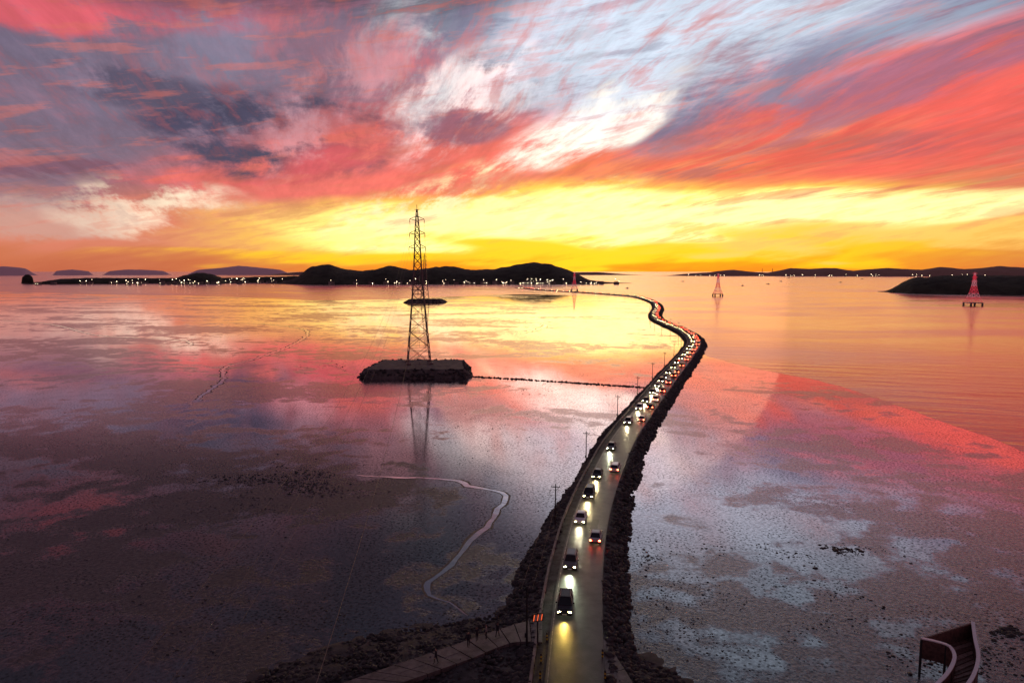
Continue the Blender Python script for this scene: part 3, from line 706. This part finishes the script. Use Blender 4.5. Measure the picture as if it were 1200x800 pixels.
# ---------- people ----------
def person(u,v,rz,step,jk,z=1.18):
    p=survey(u,v,z); s=step
    V=[(0,0,.93),(0,0,1.13),(0,0,1.34),(0,0,1.47),(0,.015,1.55),(0,.02,1.63)]; Rr=[.14,.125,.145,.06,.078,.082]
    Ed=[(0,1),(1,2),(2,3),(3,4),(4,5)]
    def ad(c,r,par): V.append(c); Rr.append(r); Ed.append((par,len(V)-1)); return len(V)-1
    for sd_ in (-1,1):
        q=s*sd_; hp=ad((sd_*.09,0,.87),.09,0); kn=ad((sd_*.10,.10*q+.03,.48),.062,hp); an=ad((sd_*.10,.28*q*.7-.02,.09),.042,kn); ad((sd_*.11,.28*q*.7+.14,.04),.036,an)
        sh=ad((sd_*.18,0,1.39),.06,2); el=ad((sd_*.24,-.10*q-.02,1.12),.042,sh); wr=ad((sd_*.25,-.22*q+.04,.89),.028,el); pm=ad((sd_*.25,-.24*q+.06,.82),.026,wr)
        for k in range(4): f1=ad((sd_*(.25),-.24*q+.035+k*.02,.765),.010,pm); ad((sd_*.24,-.24*q+.04+k*.02,.73-.005*abs(k-1.5)),.008,f1)
        f1=ad((sd_*.235,-.24*q+.10,.80),.011,pm); ad((sd_*.23,-.24*q+.115,.77),.009,f1)
    me=bpy.data.meshes.new('figure'); me.from_pydata(V,Ed,[]); o=bpy.data.objects.new('tmp',me); sc.collection.objects.link(o)
    md=o.modifiers.new('s','SKIN'); sb=o.modifiers.new('u','SUBSURF'); sb.levels=1
    for i,r in enumerate(Rr): me.skin_vertices[0].data[i].radius=(r,r*.85 if i<4 else r)
    me.skin_vertices[0].data[0].use_root=True
    dg=bpy.context.evaluated_depsgraph_get(); nm=bpy.data.meshes.new_from_object(o.evaluated_get(dg)); bpy.data.objects.remove(o)
    nm.materials.clear()
    for f in nm.polygons:
        c=f.center; f.use_smooth=True
        if c.z>1.46: f.material_index=4 if (c.z>1.63 or (c.y<.0 and c.z>1.5)) else 3
        elif abs(c.x)>.19 and c.z<.9 and c.z>.6: f.material_index=3
        elif c.z<.1: f.material_index=2
        elif c.z<.92: f.material_index=1
        else: f.material_index=0
    e=empty('person',(p.x,p.y,z),rz)
    obj('clothed_body',nm,[jk,M_trs,M_shoe,M_skin,M_hair],e)
    fb=MB(); fb.add([(-.012,.10,1.585),(.012,.10,1.585),(0,.125,1.59),(0,.10,1.62)],[(0,1,2),(1,3,2),(3,0,2)],0)
    for sx in (-1,1): fb.box((sx*.03,.098,1.625),(.011,.006,.006),1); fb.box((sx*.083,.01,1.60),(.008,.016,.026),0)
    fb.box((0,.092,1.558),(.02,.006,.004),1)
    obj('face',fb.mesh('face'),[M_skin,M_hair],e)
person(511,777,2.2,1,M_jkt); person(559,751,.4,.3,M_jkt); person(583,746,-.6,1,M_jkt); person(570,748,1.5,.2,M_jkt2); person(549,757,3.4,.8,M_jkt)

# ---------- gate sign, bollards ----------
p=survey(630,752,1.2); e=empty('road_warning_sign',(p.x,p.y,1.1),.25); mb=MB()
mb.bar((-.0,0,0),(0,0,3.6),.09,0,n=8); mb.box((0,0,3.0),(.62,.08,.45),0); obj('post_and_case',mb.mesh('post_and_case'),M_dark,e)
mb=MB()
for kx in range(-2,3): mb.add([(kx*.22-.12,-.086,2.65),(kx*.22+.0,-.086,2.65),(kx*.22+.12,-.086,3.35),(kx*.22-.0,-.086,3.35)],[(0,1,2,3)],kx%2)
obj('lit_stripes',mb.mesh('lit_stripes'),[M_led,M_white],e)
for (u,v) in [(634,775),(633,795),(641,750),(706,770),(709,795)]:
    p=survey(u,v,1.1); e=empty('bollard',(p.x,p.y,1.0)); mb=MB()
    for k in range(5): mb.bar((0,0,k*.2),(0,0,k*.2+.2),.10,k%2,n=12)
    mb.bar((0,0,1.0),(0,0,1.06),.1,0,.04,12); mb.bar((0,0,-.02),(0,0,.03),.17,0,n=12)
    obj('striped_post',mb.mesh('striped_post'),[M_dark,M_yel],e)

# ---------- observation stair at lower right ----------
zt=4.0
e=empty('observation_deck_stair',(0,0,0))
DROP=2.2; PH=1.5
def wallrail(px,drop=DROP):
    L=smoothline([survey(u,v,zt) for u,v in px],.3); n=len(L); V=[];F=[];CV=[];CF=[]
    for i,q in enumerate(L):
        t=(L[min(i+1,n-1)]-L[max(i-1,0)]).normalized(); r=Vector((t.y,-t.x,0)).normalized()
        zz=zt-drop*i/n; a=r*.09; c=r*.17
        V+=[(q.x-a.x,q.y-a.y,zz-PH-.6),(q.x-a.x,q.y-a.y,zz),(q.x+a.x,q.y+a.y,zz),(q.x+a.x,q.y+a.y,zz-PH-.6)]
        CV+=[(q.x-c.x,q.y-c.y,zz+.003),(q.x-c.x,q.y-c.y,zz+.12),(q.x+c.x,q.y+c.y,zz+.12),(q.x+c.x,q.y+c.y,zz+.003)]
    for i in range(n-1):
        for k in range(3): a=i*4+k; F.append((a,a+4,a+5,a+1))
        for k in range(4): a=i*4+k; b_=i*4+(k+1)%4; CF.append((a,a+4,b_+4,b_))
    F+=[(0,1,2,3),((n-1)*4+3,(n-1)*4+2,(n-1)*4+1,(n-1)*4)]; CF+=[(0,1,2,3),((n-1)*4+3,(n-1)*4+2,(n-1)*4+1,(n-1)*4)]
    obj('parapet',mesh('parapet',V,F),M_wood,e); obj('white_coping_rail',mesh('white_coping_rail',CV,CF),M_white,e)
    mb=MB()
    for i in range(0,n,6): q=L[i]; zz=zt-drop*i/n; mb.bar((q.x,q.y,-.2),(q.x,q.y,zz-.1),.13,n=6)
    obj('support_posts',mb.mesh('support_posts'),M_dark,e)
    return L
L1=wallrail([(1080,748),(1098,750),(1113,754),(1119,764),(1112,777),(1096,789),(1078,799),(1050,812)])
L2=wallrail([(1140,729),(1143,745),(1147,762),(1142,778),(1130,792),(1116,806),(1100,822)])
mb=MB(); n=24
def at(L,t): f=t*(len(L)-1); k=min(int(f),len(L)-2); return L[k].lerp(L[k+1],f-k)
for i in range(n):
    t0,t1=i/n,(i+1)/n
    a0,a1,b0,b1=at(L1,t0),at(L1,t1),at(L2,t0),at(L2,t1); z_=zt-PH-DROP*t0-.15
    top=[Vector((k.x,k.y,z_)) for k in (a0,a1,b1,b0)]; bot=[Vector((k.x,k.y,z_-.3)) for k in top]
    mb.add(top+bot,[(0,1,2,3),(4,5,1,0),(5,6,2,1),(6,7,3,2),(7,4,0,3)],i%2)
obj('timber_steps',mb.mesh('timber_steps'),[M_wood,M_wood2],e)
q0,q1=L1[0],L2[0]; mb=MB(); dv=(q1-q0).normalized(); nn=Vector((dv.y,-dv.x,0))*.08
q0=q0+dv*.15; q1=q1-dv*.15
mb.add([q0-nn-Vector((0,0,2.1)),q1-nn-Vector((0,0,2.1)),q1-nn,q0-nn,q0+nn-Vector((0,0,2.1)),q1+nn-Vector((0,0,2.1)),q1+nn,q0+nn],[(0,1,2,3),(7,6,5,4),(3,2,6,7),(0,3,7,4),(1,5,6,2)])
obj('back_parapet',mb.mesh('back_parapet'),M_wood,e)
